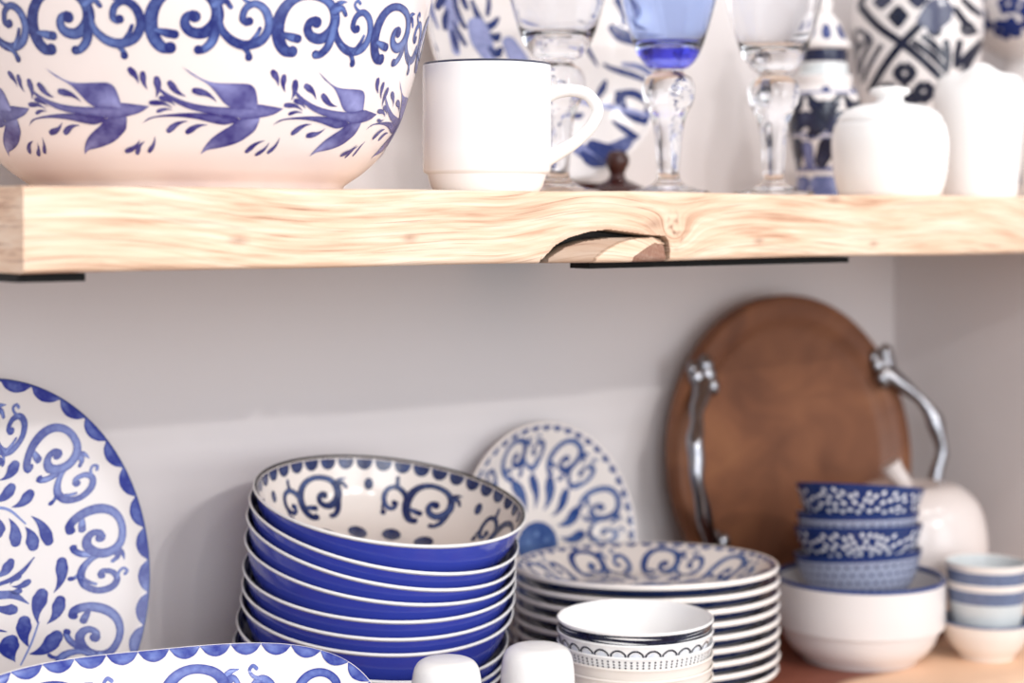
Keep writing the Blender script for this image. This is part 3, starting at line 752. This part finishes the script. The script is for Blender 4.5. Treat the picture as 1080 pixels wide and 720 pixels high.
# ---- oval platter on its end at the left
def flower(b, f):
    """leafy spray; units are thirds of a photo-scale millimetre, y down from the middle"""
    D = lambda a, c, w, tn=(.02, .35): b.drop(a, c, w * 1.25, f, COBALT2, bend=rnd.choice((-.12, .1)), tone=tn)
    for m in (1, -1):
        q = lambda p: (m * p[0], p[1])
        for a, c, w in [((12, 62), (-6, 104), 14), ((78, 82), (3, 137), 17), ((148, 112), (66, 161), 17), ((12, 262), (-2, 168), 22), ((76, 300), (55, 200), 19), ((142, 318), (114, 238), 21), ((205, 312), (138, 200), 19),
                        ((58, 350), (5, 410), 14), ((88, 410), (45, 440), 9), ((124, 434), (50, 445), 10), ((88, 466), (40, 458), 9), ((62, 532), (8, 505), 16), ((248, 368), (208, 490), 20), ((168, 478), (142, 592), 24),
                        ((236, 512), (176, 598), 21), ((92, 568), (103, 670), 24), ((222, 642), (104, 696), 25), ((42, 632), (50, 716), 24), ((30, -20), (6, 40), 16), ((95, 0), (30, 60), 17)]:
            D(q(a), q(c), w)
        for p, w, tn in [([(0, 150), (60, 172), (116, 226)], [5, 5, 3], (.7, .9)), ([(0, 440), (85, 404), (142, 352)], [6, 9, 2], (.05, .4)), ([(0, 468), (60, 480), (112, 516)], [16, 13, 2], (.2, .6)),
                         ([(70, 730), (112, 662), (146, 588)], [3, 4, 3], (.7, .9)), ([(0, 590), (15, 596), (30, 604)], [3, 4, 2], (.1, .3))]:
            b.stroke([q(k) for k in p], w, f, COBALT2, tone=tn)

def big_platter():
    R0 = .1485
    tp = [(0, .010), (.60, .0102), (.72, .012), (.9, .0165), (.985, .0205), (1.0, .0212)]
    un = [(1.003, .0195), (.985, .0175), (.9, .0125), (.72, .006), (.62, .003), (.60, 0), (.55, 0), (.54, .004), (0, .004)]
    t = empty('oval_platter'); tag(t, 'large oval blue scroll platter standing against the wall at far left', 'platter')
    b = MB(); rh = superell(R0 * .85, R0, 2.0)
    b.lathe(tp + un, WHITE, n=220, rho=rh, mats={len(tp) - 1: NAVY, len(tp) - 2: RIMBLUE})
    fp = plan_map(tp, rh); f0 = ring_map(fp, rh, .0009, 0.0); per = f0.per
    scallops(b, f0, per, 34, .0080, COBALT2, (.0, .5))
    N = 9
    for i in range(N):
        f1 = ring_map(fp, rh, .0345, (i - .27) / N)
        u = .000142
        scroll(b, lambda x, y, lf, g=f1: g(x * u, y * u, lf), COBALT2, fat=1.08, tone=(.0, .85))
    fl = lambda x, y, lf: fp((x / 3.6 + 8 * (1 if x > 0 else -1) * min(1, abs(x) / 40)) * .00076, -(y / 3.6 - 114) * .00074, lf)
    flower(b, fl)
    b.build('platter_body', t)
    return t, R0
op, R0 = big_platter()
pc = Ps(-6, .305); lean(op, Vector((pc.x, pc.y, .0005)), R0, R(7.5), R(0))

# ---- platter propped up in front
def front_platter():
    A, B = .146, .085
    tp = [(0, .006), (.55, .0062), (.68, .008), (.80, .0145), (.96, .0215), (1.0, .0225)]
    un = [(1.003, .0205), (.96, .0185), (.80, .0105), (.66, .004), (.60, .002), (.58, 0), (.52, 0), (.51, .002), (0, .002)]
    t = empty('serving_platter'); tag(t, 'cream platter with blue scrolls tilted up at the front left', 'platter')
    b = MB(); rh = superell(A, B, 3.3)
    b.lathe(tp + un, WHITE, n=240, rho=rh, mats={len(tp) - 1: RIMBLUE})
    fp = plan_map(tp, rh); f0 = ring_map(fp, rh, .0006, 0.0); per = f0.per
    scallops(b, f0, per, 38, .0075, COBALT2, (.1, .6))
    N = 8
    for i in range(N):
        f1 = ring_map(fp, rh, .033, (i + .33) / N)
        u = per / N * .95 / 640
        scroll(b, lambda x, y, lf, g=f1: g(x * u, y * u, lf), COBALT2, fat=1.0, tone=(.1, .85))
    for i in range(10):
        a = 2 * PI * i / 10; b.drop((.03 * math.cos(a), .024 * math.sin(a)), (.008 * math.cos(a), .006 * math.sin(a)), .005, fp, COBALT2)
    b.build('platter_body', t)
    return t, B
fpl, B0 = front_platter()
pc = Ps(204, .006); lean(fpl, Vector((pc.x, pc.y, .004)), B0, R(51), R(-16))

# ---- stack of cobalt bowls
def cobalt_bowl():
    t = empty('cobalt_bowl'); b = MB()
    out = spline([(.050, .0035), (.070, .0068), (.0845, .0145), (.0940, .0255), (.1003, .0375), (.1046, .0500), (.1064, .0565)], 26)
    inn = spline([(.1058, .0583), (.1030, .0500), (.0987, .0378), (.0925, .0262), (.0828, .0153), (.068, .0080), (.048, .0052)], 26)
    prof = [(0, .003), (.044, .003), (.045, 0), (.049, 0)] + out + [(.1078, .0575), (.1086, .0585), (.1084, .0596), (.1076, .0600)] + inn + [(0, .0051)]
    k = 4 + len(out)
    b.lathe(prof, CREAM, n=160, mats={**{j: BLUE for j in range(0, k - 1)}, k - 1: BRIGHT, k: BRIGHT, k + 1: BRIGHT, k + 2: BRIGHT, k + 3: BLACK})
    f = side_map(inn, -1, 0, .10)
    per = 2 * PI * .10
    for i in range(40):
        c = per * (i + .5) / 40; h = per / 80
        b.loft([(c + h * .92 * math.sin(q), .0008) for q in (-1.57, -1, -.5, 0, .5, 1, 1.57)], [(c + h * .92 * math.sin(q), .0012 + .0088 * math.cos(q)) for q in (-1.57, -1, -.5, 0, .5, 1, 1.57)], f, INK, (0, .35), n=13, cross=4)
    N = 6; u = .000132
    for i in range(N):
        c = per * (i + .62) / N
        scroll(b, lambda x, y, lf: f(c + x * u, .0305 - y * u * .9, lf), INK, tail=2, fat=1.0, tone=(.05, .5))
        b.disc(c + per / N * .40, .0215, .0040, f, INK, ry=.0052)
    for i in range(14): b.disc(per * i / 14, .071, .0125, f, INK, ry=.0095)
    b.build('bowl_body', t)
    return t
proto = cobalt_bowl()
names = ['topmost cobalt blue bowl of the tilted stack, painted scrolls inside', 'second blue bowl from the top of the tilted stack', 'third blue bowl from the top of the tilted stack',
         'fourth blue bowl from the top of the tilted stack', 'fifth blue bowl from the top of the tilted stack', 'sixth blue bowl from the top of the tilted stack',
         'seventh blue bowl from the top of the tilted stack', 'eighth blue bowl from the top of the tilted stack', 'ninth blue bowl from the top, second lowest of the tilted stack', 'lowest blue bowl of the tilted stack, on the shelf']
rows = [(412, 525, 8.0, 8.5), (406, 548, 12.0, 8.5), (403, 564.2, 11.8, 8.5), (402, 582, 9, 8.3), (401, 602, 5, 8.3), (400, 619, 4.4, 8.5), (398.5, 634, 4.4, 8.6), (393.5, 660, 6.2, 8.5), (390.5, 680, 4.6, 6.3), (389.5, 696, 2.6, 4)]
ZB = zs(408, .205)
for i, (px, py, roll, pit) in enumerate(rows):
    o = proto if i == 0 else copy_thing(proto)
    n = (UP + RGT * math.tan(R(roll)) - FWD * math.tan(R(pit))).normalized()
    zb = ZB + .008 - (699.5 - py) * .00075 * .11                     # the stack leans a little toward the room
    c = Pz(px, zb, Zat(py, zb)) - n * .0590
    pose(o, c, n, R(-39 - 15 + i * 37))
    tag(o, names[i], 'bowl', 'stacked cobalt blue bowls')

# ---- scroll plates: one against the wall, ten in a stack
def scroll_plate(name, R0, mat):
    t = empty(name); b = MB()
    tp = [(0, .0042), (.62, .0042)] + spline([(.64, .0043), (.70, .0062), (.78, .0112), (.87, .0182), (.95, .0238), (.985, .0258)], 14)
    un = [(.998, .0262), (1.006, .0252), (1.008, .0234), (1.002, .0220), (.985, .0211), (.89, .0146), (.79, .0066), (.71, .0022), (.63, .0015), (.62, 0), (.57, 0), (.56, .0012), (0, .0012)]
    tp = [(k * R0, z) for k, z in tp]; un = [(k * R0, z) for k, z in un]
    b.lathe(tp + un, CREAM, n=140, mats={len(tp) + 3: RIMBLUE, len(tp) + 4: RIMBLUE})
    fp = plan_map(tp); rh = circ(R0 * .985); f0 = ring_map(fp, rh, .0002, 0); per = f0.per
    for i in range(48):
        c = per * (i + .5) / 48; b.stroke([(c - per / 48 * .3, -.0020), (c, -.0032), (c + per / 48 * .3, -.0020)], [.0014, .0026, .0014], f0, mat, n=8, tone=(.05, .3))
    N = 8; u = per / N * .92 / 640
    for i in range(N):
        f1 = ring_map(fp, rh, .0245, (i - .33) / N); scroll(b, lambda x, y, lf, g=f1: g(x * u, y * u, lf), mat, fat=1.0, res=.8)
    for i in range(16):
        a = 2 * PI * i / 16; b.drop((.062 * math.cos(a), .062 * math.sin(a)), (.029 * math.cos(a), .029 * math.sin(a)), .0064 if i % 2 else .0054, fp, mat, tone=(.1, .45))
    b.disc(0, -.004, .026, fp, mat, ry=.022, tone=(.2, .6))
    for i in range(5): b.disc(.012 * math.cos(i * 1.2566 + .3), -.004 + .010 * math.sin(i * 1.2566 + .3), .0028, fp, mat, tone=(.8, 1))
    b.build('plate_body', t)
    return t
PLB = paint('small_plate_brush', (34, 62, 126), (112, 140, 190))
sp_ = scroll_plate('scroll_plate', .1105, PLB)
tag(sp_, 'small blue scroll plate leaning on the wall behind the blue bowls', 'plate')
pc = Ps(574, .334); lean(sp_, Vector((pc.x, pc.y, .0005)), .1110, R(7.5), R(2))
stp = scroll_plate('dinner_plate', .1150, PLB)
ordn = ['top', 'second', 'third', 'fourth', 'fifth', 'sixth', 'seventh', 'eighth', 'ninth', 'lowest']
PC = Ps(682, .180)
for i in range(9):
    o = stp if i == 0 else copy_thing(stp)
    k = 8 - i
    pose(o, Vector((PC.x + rnd.uniform(-.0006, .0006), PC.y + rnd.uniform(-.0006, .0006), .0028 + k * .0109)), (.010, .026, 1), rnd.random() * 6.28 if i else R(20))
    lab = {0: 'top cream plate of the stack, blue scrolls round its wide rim', 8: 'lowest cream plate of the stack, resting on the shelf'}.get(i, ordn[i] + ' cream plate from the top of the blue-rimmed plate stack')
    tag(o, lab, 'plate', 'stacked cream and blue plates')

# ---- small white bowls in front of the plates
def snack_bowl(kind):
    t = empty('snack_bowl'); b = MB()
    line = spline([(.030, .003), (.040, .008), (.0482, .018), (.0538, .0295), (.0575, .0405), (.0597, .0485)], 22)
    inn = [(r - .0016, z + .0006) for r, z in reversed(line[2:])]
    b.lathe([(0, .002), (.026, .002), (.027, 0), (.0295, 0)] + line + [(.0603, .0494), (.0602, .0503), (.0594, .0507), (.0591, .0503)] + inn + [(0, .0055)], CREAM2 if kind == 'plain' else BRIGHT, n=110)
    f = side_map(line, 1, 0, .058); L = f.S[-1]; per = 2 * PI * .058
    if kind == 'waves':
        for k, (dy, w) in enumerate(((.0008, .0012), (.0040, .0015), (.0068, .0008))):
            b.stroke([(per * i / 48, L - dy - .0007 * math.sin(i * .55 + k)) for i in range(49)], [w * (1 + .25 * math.sin(i * .9 + k)) for i in range(49)], f, NAVYP, n=146, tone=(.0, .12), caps=(0, 0), cross=3)
    if kind == 'arches':
        for i in range(28):
            c = per * (i + .5) / 28; h = per / 56 * .86
            b.stroke([(c - h, L - .0072), (c - h * .9, L - .0050), (c - h * .4, L - .0028), (c, L - .0024), (c + h * .4, L - .0028), (c + h * .9, L - .0050), (c + h, L - .0072)], 0.0007, f, NAVYP, n=20, tone=(0, .05), cross=3)
            b.loft([(c - h * .7, L - .0072), (c, L - .0072), (c + h * .7, L - .0072)], [(c - h * .6, L - .0055), (c, L - .0037), (c + h * .6, L - .0055)], f, PWHITE, (.4, .8), n=7, cross=3)
    if kind == 'dots':
        for i in range(84):
            for k in range(3): b.disc(per * i / 84, L - .0015 - k * .0023, .00076, f, NAVYP, tone=(0, .05))
    b.build('bowl_body', t)
    return t
SB = Ps(670, .047)
pb = None
for i, (kind, lab) in enumerate([('waves', 'top white bowl of the small stack, dark wavy lines under its rim'), ('arches', 'second small white bowl of the stack, with a row of arches'),
                                 ('dots', 'third small white bowl of the stack, with rows of dots'), ('plain', 'fourth bowl of the small stack, plain ivory under the dotted one'),
                                 ('plain', 'fifth bowl of the small stack, plain ivory'), ('plain', 'sixth bowl of the small stack, plain ivory, third from bottom'),
                                 ('plain', 'plain ivory bowl of the small stack, second from bottom'), ('plain', 'lowest plain ivory bowl of the small stack, on the shelf')]):
    if kind == 'plain' and pb: o = copy_thing(pb)
    else:
        o = snack_bowl(kind)
        if kind == 'plain': pb = o
    zz = [.0608, .0520, .0430, .0344, .0258, .0172, .0086, .0004][i]
    pose(o, Vector((SB.x + rnd.uniform(-.0002, .0002), SB.y, zz)), (-.004, 0, 1), rnd.random() * 6)
    tag(o, lab, 'bowl', 'small stacked white bowls')

# ---- salt and pepper
def shaker(px, s, r, h, label):
    t = tag(empty('shaker', Ps(px, s, 0)), label, 'shaker', 'white ceramic shakers')
    b = MB()
    b.lathe([(0, .0005), (r * .86, 0)] + smooth_prof([(r * .93, .002), (r, .010), (r, h * .5), (r * .985, h * .72), (r * .95, h * .86), (r * .86, h * .945), (r * .66, h * .985), (r * .3, h)], 40) + [(0, h)], BRIGHT, n=72)
    b.build('shaker_body', t)
    b = MB(); b.lathe([(0, -.0006), (r * .42, -.0006), (r * .42, .0003), (0, .0003)], GREYW, n=32); b.build('stopper', t)
shaker(471, .030, .0254, .1126, 'shorter white dome-topped shaker in front of the blue bowls')
shaker(567, .034, .0276, .1083, 'taller white dome-topped shaker beside the small white bowls')

# ---- round wooden tray with cast handles
def tray():
    RT = .168
    t = empty('wooden_tray'); tag(t, 'round brown wooden tray with silver branch handles against the corner', 'tray')
    TR, nt, bb, cr = wood_material('mango_wood', ((84, 46, 28), (124, 77, 50), (156, 104, 68)), (9, 14, 9))
    b = MB()
    b.lathe([(0, .010), (.128, .010), (.134, .0115), (.142, .0185), (.147, .0215), (.158, .0235), (.165, .0225), (RT, .0185), (RT, .007), (.164, .002), (.158, 0), (0, 0)], TR, n=140)
    b.build('tray_board', t)
    for sgn in (1, -1):
        b = MB(); P = []
        for a, h, rr in ((32, .025, .152), (26, .034, .157), (17, .047, .166), (7, .056, .172), (-4, .058, .173), (-15, .051, .168), (-25, .036, .159), (-31, .025, .152)):
            P.append((sgn * rr * math.cos(R(a)), rr * math.sin(R(a)), h))
        b.tube(P, [.0112, .0096, .0068, .0088, .0066, .0080, .0076, .0108], PEWTER, n=12, res=60)
        for k in range(12, len(b.v)):
            v = Vector(b.v[k]); b.v[k] = tuple(v + v.normalized() * .0012 * math.sin(v.y * 160 + v.x * 90))
        for end, s2 in ((P[0], 1), (P[-1], -1)):            # cast leaves and buds where the branch is fixed
            for dx, dy, dz, r in ((0, 0, 0, .0105), (.006, .010, .002, .0085), (-.007, .008, .001, .008), (.004, .019, .003, .0075), (-.004, -.006, .004, .008), (.009, -.002, .005, .0065), (-.010, .016, -.001, .006)):
                b.blob((end[0] + dx, end[1] + dy * s2, end[2] + dz), r * 1.15, PEWTER, n=8, sq=(1, 1.35, .8))
        b.build('handle', t)
    return t, RT
tr, RT = tray()
pc = Ps(842, .300); lean(tr, Vector((pc.x, pc.y, .0005)), RT, R(6.5), R(-4))

# ---- white banded bowl holding four small blue bowls
WB = Ps(906.5, .150)
t = empty('deep_bowl', WB); tag(t, 'deep white bowl with a blue rim holding the small blue bowls', 'bowl')
b = MB()
out = [(0, .002), (.048, .002), (.049, 0), (.0535, 0), (.055, .003), (.064, .010), (.0705, .019), (.0738, .0285), (.0745, .0325), (.0790, .0338), (.0795, .036), (.0797, .055), (.0797, .076)]
inn = [(.0797, .0785), (.0785, .0795), (.0765, .0785), (.0755, .075), (.0755, .056), (.071, .0475), (.058, .0445), (0, .044)]
n = len(out); b.lathe(out + inn, WHITE, n=110, mats={n - 1: RIMBLUE, n: RIMBLUE, n + 1: RIMBLUE, n + 2: RIMBLUE, n - 2: WHITE})
b.build('bowl_body', t)

def petal_bowl():
    t = empty('rice_bowl'); b = MB()
    line = spline([(.028, .003), (.038, .009), (.0465, .019), (.0525, .030), (.0570, .042), (.0605, .052)], 24)
    b.lathe([(0, .002), (.024, .002), (.025, 0), (.0275, 0)] + line + [(.0607, .0535), (.0598, .0542), (.0582, .0535)] + [(r - .003, z) for r, z in reversed(line[3:])] + [(0, .010)], PETALB, n=90, mats={})
    f = side_map(line, 1, 0, .058); per = 2 * PI * .058; L = f.S[-1]
    centres = [(per * k / 4 + .01, L * (.45 if k % 2 else .62)) for k in range(4)]
    placed = []
    for c in centres:
        for ring, (rr, cnt) in enumerate([(.0050 + .0068 * q, 7 + 8 * q) for q in range(7)]):
            for j in range(cnt):
                a = 2 * PI * (j + .5 * (ring % 2) + rnd.uniform(-.15, .15)) / cnt; x, y = c[0] + rr * math.cos(a) * 1.15, c[1] + rr * math.sin(a) * .9
                if not (.012 < y < L - .004) or abs(x - c[0]) > per / 8 + .001: continue
                if any((x - p) ** 2 + (y - q) ** 2 < .0051 ** 2 for p, q in placed): continue
                placed.append((x, y)); dx, dy = math.cos(a) * .0024, math.sin(a) * .0022
                b.stroke([(x - dx, y - dy), (x, y), (x + dx, y + dy)], [.0007, .0021, .0007], f, PWHITE, n=6, tone=(.3, .9), cross=3)
    b.build('bowl_body', t)
    return t
def dotted_bowl(k):
    t = empty('rice_bowl'); b = MB()
    line = spline([(.028 * k, .003), (.038 * k, .009), (.0465 * k, .019), (.0525 * k, .030), (.0570 * k, .042), (.0605 * k, .052)], 28)
    L = len(line)
    b.lathe([(0, .002), (.024 * k, .002), (.025 * k, 0), (.0275 * k, 0)] + line + [(.0607 * k, .0535), (.0598 * k, .0542), (.0590 * k, .0535)] + [(r - .0018, z) for r, z in reversed(line[3:])] + [(0, .009)], SLATEB, n=90,
            mats={**{3 + L - 1 - j: PETALB for j in range(0, 2)}, 3 + L: PETALB, 4 + L: PETALB, 5 + L: PETALB})
    f = side_map(line, 1, 0, .060); per = 2 * PI * .060; S = f.S[-1]
    for row, dy in enumerate((.0085, .0165, .0245, .0325)):
        for j in range(40): b.disc(per * (j + .5 * (row % 2)) / 40, S - dy, .0014, f, NAVYP, tone=(.1, .3))
        for j in range(90): b.disc(per * j / 90, S - dy + .0042, .0008, f, PWHITE, tone=(.0, .3))
    b.build('bowl_body', t)
    return t
pbw = petal_bowl(); dbw = dotted_bowl(.96); dbx = dotted_bowl(1.0)
ZW = zs(906.5, .150)
tags = [('top', 'topmost small blue bowl covered in white petals, slightly tilted'), ('', 'grey-blue dotted bowl between the two petal-patterned bowls'),
        ('', 'lower small blue bowl covered in white petals'), ('', 'lowest grey-blue dotted bowl, sitting inside the white bowl')]
spec = [(pbw, .1095, RGT * .05 + FWD * .15 + UP), (dbw, .0850, RGT * -.02 + FWD * .10 + UP), (None, .0725, RGT * -.02 + FWD * .10 + UP), (dbx, .0478, RGT * -.05 + FWD * .08 + UP)]
for i, (src, z0, nrm) in enumerate(spec):
    o = src if src else copy_thing((pbw, dbw)[i % 2])
    pose(o, Vector((WB.x - .001 + .001 * i, WB.y, z0)), nrm, (0.6, 0, 2.2, 1)[i])
    tag(o, tags[i][1], 'bowl', 'small stacked blue bowls')

# ---- white apple
APPLE = plain('soft_white_glaze', (222, 212, 208), .22)
t = empty('ceramic_apple', Ps(962, .204)); tag(t, 'plain white apple-shaped ornament with a stubby stem behind the blue bowls', 'ornament')
b = MB(); b.lathe(smooth_prof([(0, .004), (.020, .0), (.045, .006), (.064, .032), (.0740, .066), (.0745, .098), (.0665, .126), (.049, .1425), (.032, .146), (.014, .142), (0, .137)], 50), APPLE, n=72)
b.build('apple_body', t)
b = MB(); b.tube([(-.004, .003, .134), (-.008, .006, .148), (-.014, .011, .158), (-.018, .014, .166)], [.0075, .0085, .0098, .0112], APPLE, n=16); b.build('stem', t)

# ---- two tea cups nested in a saucer bowl
CP = Ps(1040, .078)
t = empty('saucer_bowl', CP); tag(t, 'shallow cream bowl with a blue rim under the two nested cups', 'bowl')
b = MB()
out = [(0, .0015), (.022, .0015), (.023, 0), (.026, 0)] + smooth_prof([(.0265, .003), (.034, .012), (.040, .0235), (.0432, .0345)], 14)
n = len(out); b.lathe(out + [(.0437, .0358), (.0430, .0368), (.0415, .0360), (.037, .0235), (.028, .0085), (0, .0065)], CREAM2, n=80, mats={n - 1: MIDBLUE, n: MIDBLUE, n + 1: MIDBLUE, n + 2: MIDBLUE, n + 3: GREYW})
b.build('bowl_body', t)
def teacup(bandz):
    t = empty('teacup'); b = MB()
    zs_ = [.002, .011, .024, .036, .0450, .0455, .0580, .0585, .0625]; rs = [.0235, .0275, .0315, .0342, .0357, .0358, .0375, .0376, .0382]
    out = [(0, .0012), (.02, .0012), (.021, 0), (.0225, 0)] + list(zip(rs, zs_))
    n = len(out); b.lathe(out + [(.0386, .0638), (.0378, .0646), (.0368, .0638), (.0340, .036), (.026, .012), (0, .008)], GREYW, n=80,
                          mats={n - 4: MIDBLUE, n - 2: CREAM, n - 1: CREAM, n: CREAM, n + 1: CREAM, **{n + 3: SLATEB}})
    b.build('cup_body', t); return t
c1 = teacup(0); c2 = copy_thing(c1)
pose(c1, Vector((CP.x + .001, CP.y, .0090)), (0, 0, 1)); pose(c2, Vector((CP.x, CP.y, 0.0090 + .0175)), (.01, 0, 1), 1)
tag(c1, 'lower pale blue-banded cup, sitting in the shallow cream bowl', 'cup', 'nested pale blue cups'); tag(c2, 'upper pale blue-banded cup nested in the other cup', 'cup', 'nested pale blue cups')

# ================================================================== light
w = bpy.data.worlds.new('World'); sc.world = w; w.use_nodes = True
bg = w.node_tree.nodes['Background']; bg.inputs['Color'].default_value = (1.0, .985, .985, 1); bg.inputs['Strength'].default_value = .74
def area(name, loc, target, size, power, col=(1, 1, 1)):
    l = bpy.data.lights.new(name, 'AREA'); l.shape = 'DISK'; l.size = size; l.energy = power; l.color = col
    o = bpy.data.objects.new(name, l); COL.objects.link(o); o.location = loc
    o.rotation_euler = (Vector(target) - Vector(loc)).to_track_quat('-Z', 'Y').to_euler()
    return o
KEY = (1, .97, .95)
area('track_light', (1.0, -3.2, 1.50), (.95, -.2, .25), .06, 14, KEY)
area('track_light', (0.78, -3.25, 1.52), (.8, -.2, .3), .05, 7, KEY)
area('track_light', (1.45, -2.9, 1.50), (1.2, -.2, .3), .05, 4, KEY)
area('track_light', (0.2, -3.0, 1.75), (.8, -.2, .3), .08, 5, KEY)
area('added_fill', (1.25, -3.9, .45), (1.0, 0, .25), 1.8, 32, (.93, .96, 1))  # added soft front fill, no actual window; brightens the wall under the shelf
area('added_fill', (-.35, -2.5, .75), (.9, 0, .2), 1.2, 20, (.90, .94, 1))  # added fill from behind the camera, not a real source; lifts the shadows
area('ceiling_spot', (.95, -1.55, 2.0), (.95, -.3, .45), .14, 8, KEY)
area('ceiling_spot', (1.75, -1.6, 2.0), (1.4, -.3, .45), .14, 4, KEY)
area('track_light', (2.3, -2.9, 1.70), (1.2, -.2, .3), .08, 4, KEY)

# ================================================================== camera
cam = bpy.data.cameras.new('camera'); co = bpy.data.objects.new('camera', cam); COL.objects.link(co)
co.location = CAM; co.rotation_euler = (R(90), 0, -YAW)
cam.sensor_width = 36; cam.lens = F / 1080 * 36; cam.shift_y = -(360 - HZ) / 1080
cam.clip_start = .05
cam.dof.use_dof = True; cam.dof.focus_distance = 1.24; cam.dof.aperture_fstop = 3.8
sc.camera = co
sc.view_settings.view_transform = 'Standard'; sc.view_settings.look = 'None'; sc.view_settings.gamma = 1
sc.view_settings.use_curve_mapping = False; sc.view_settings.exposure = 0.0
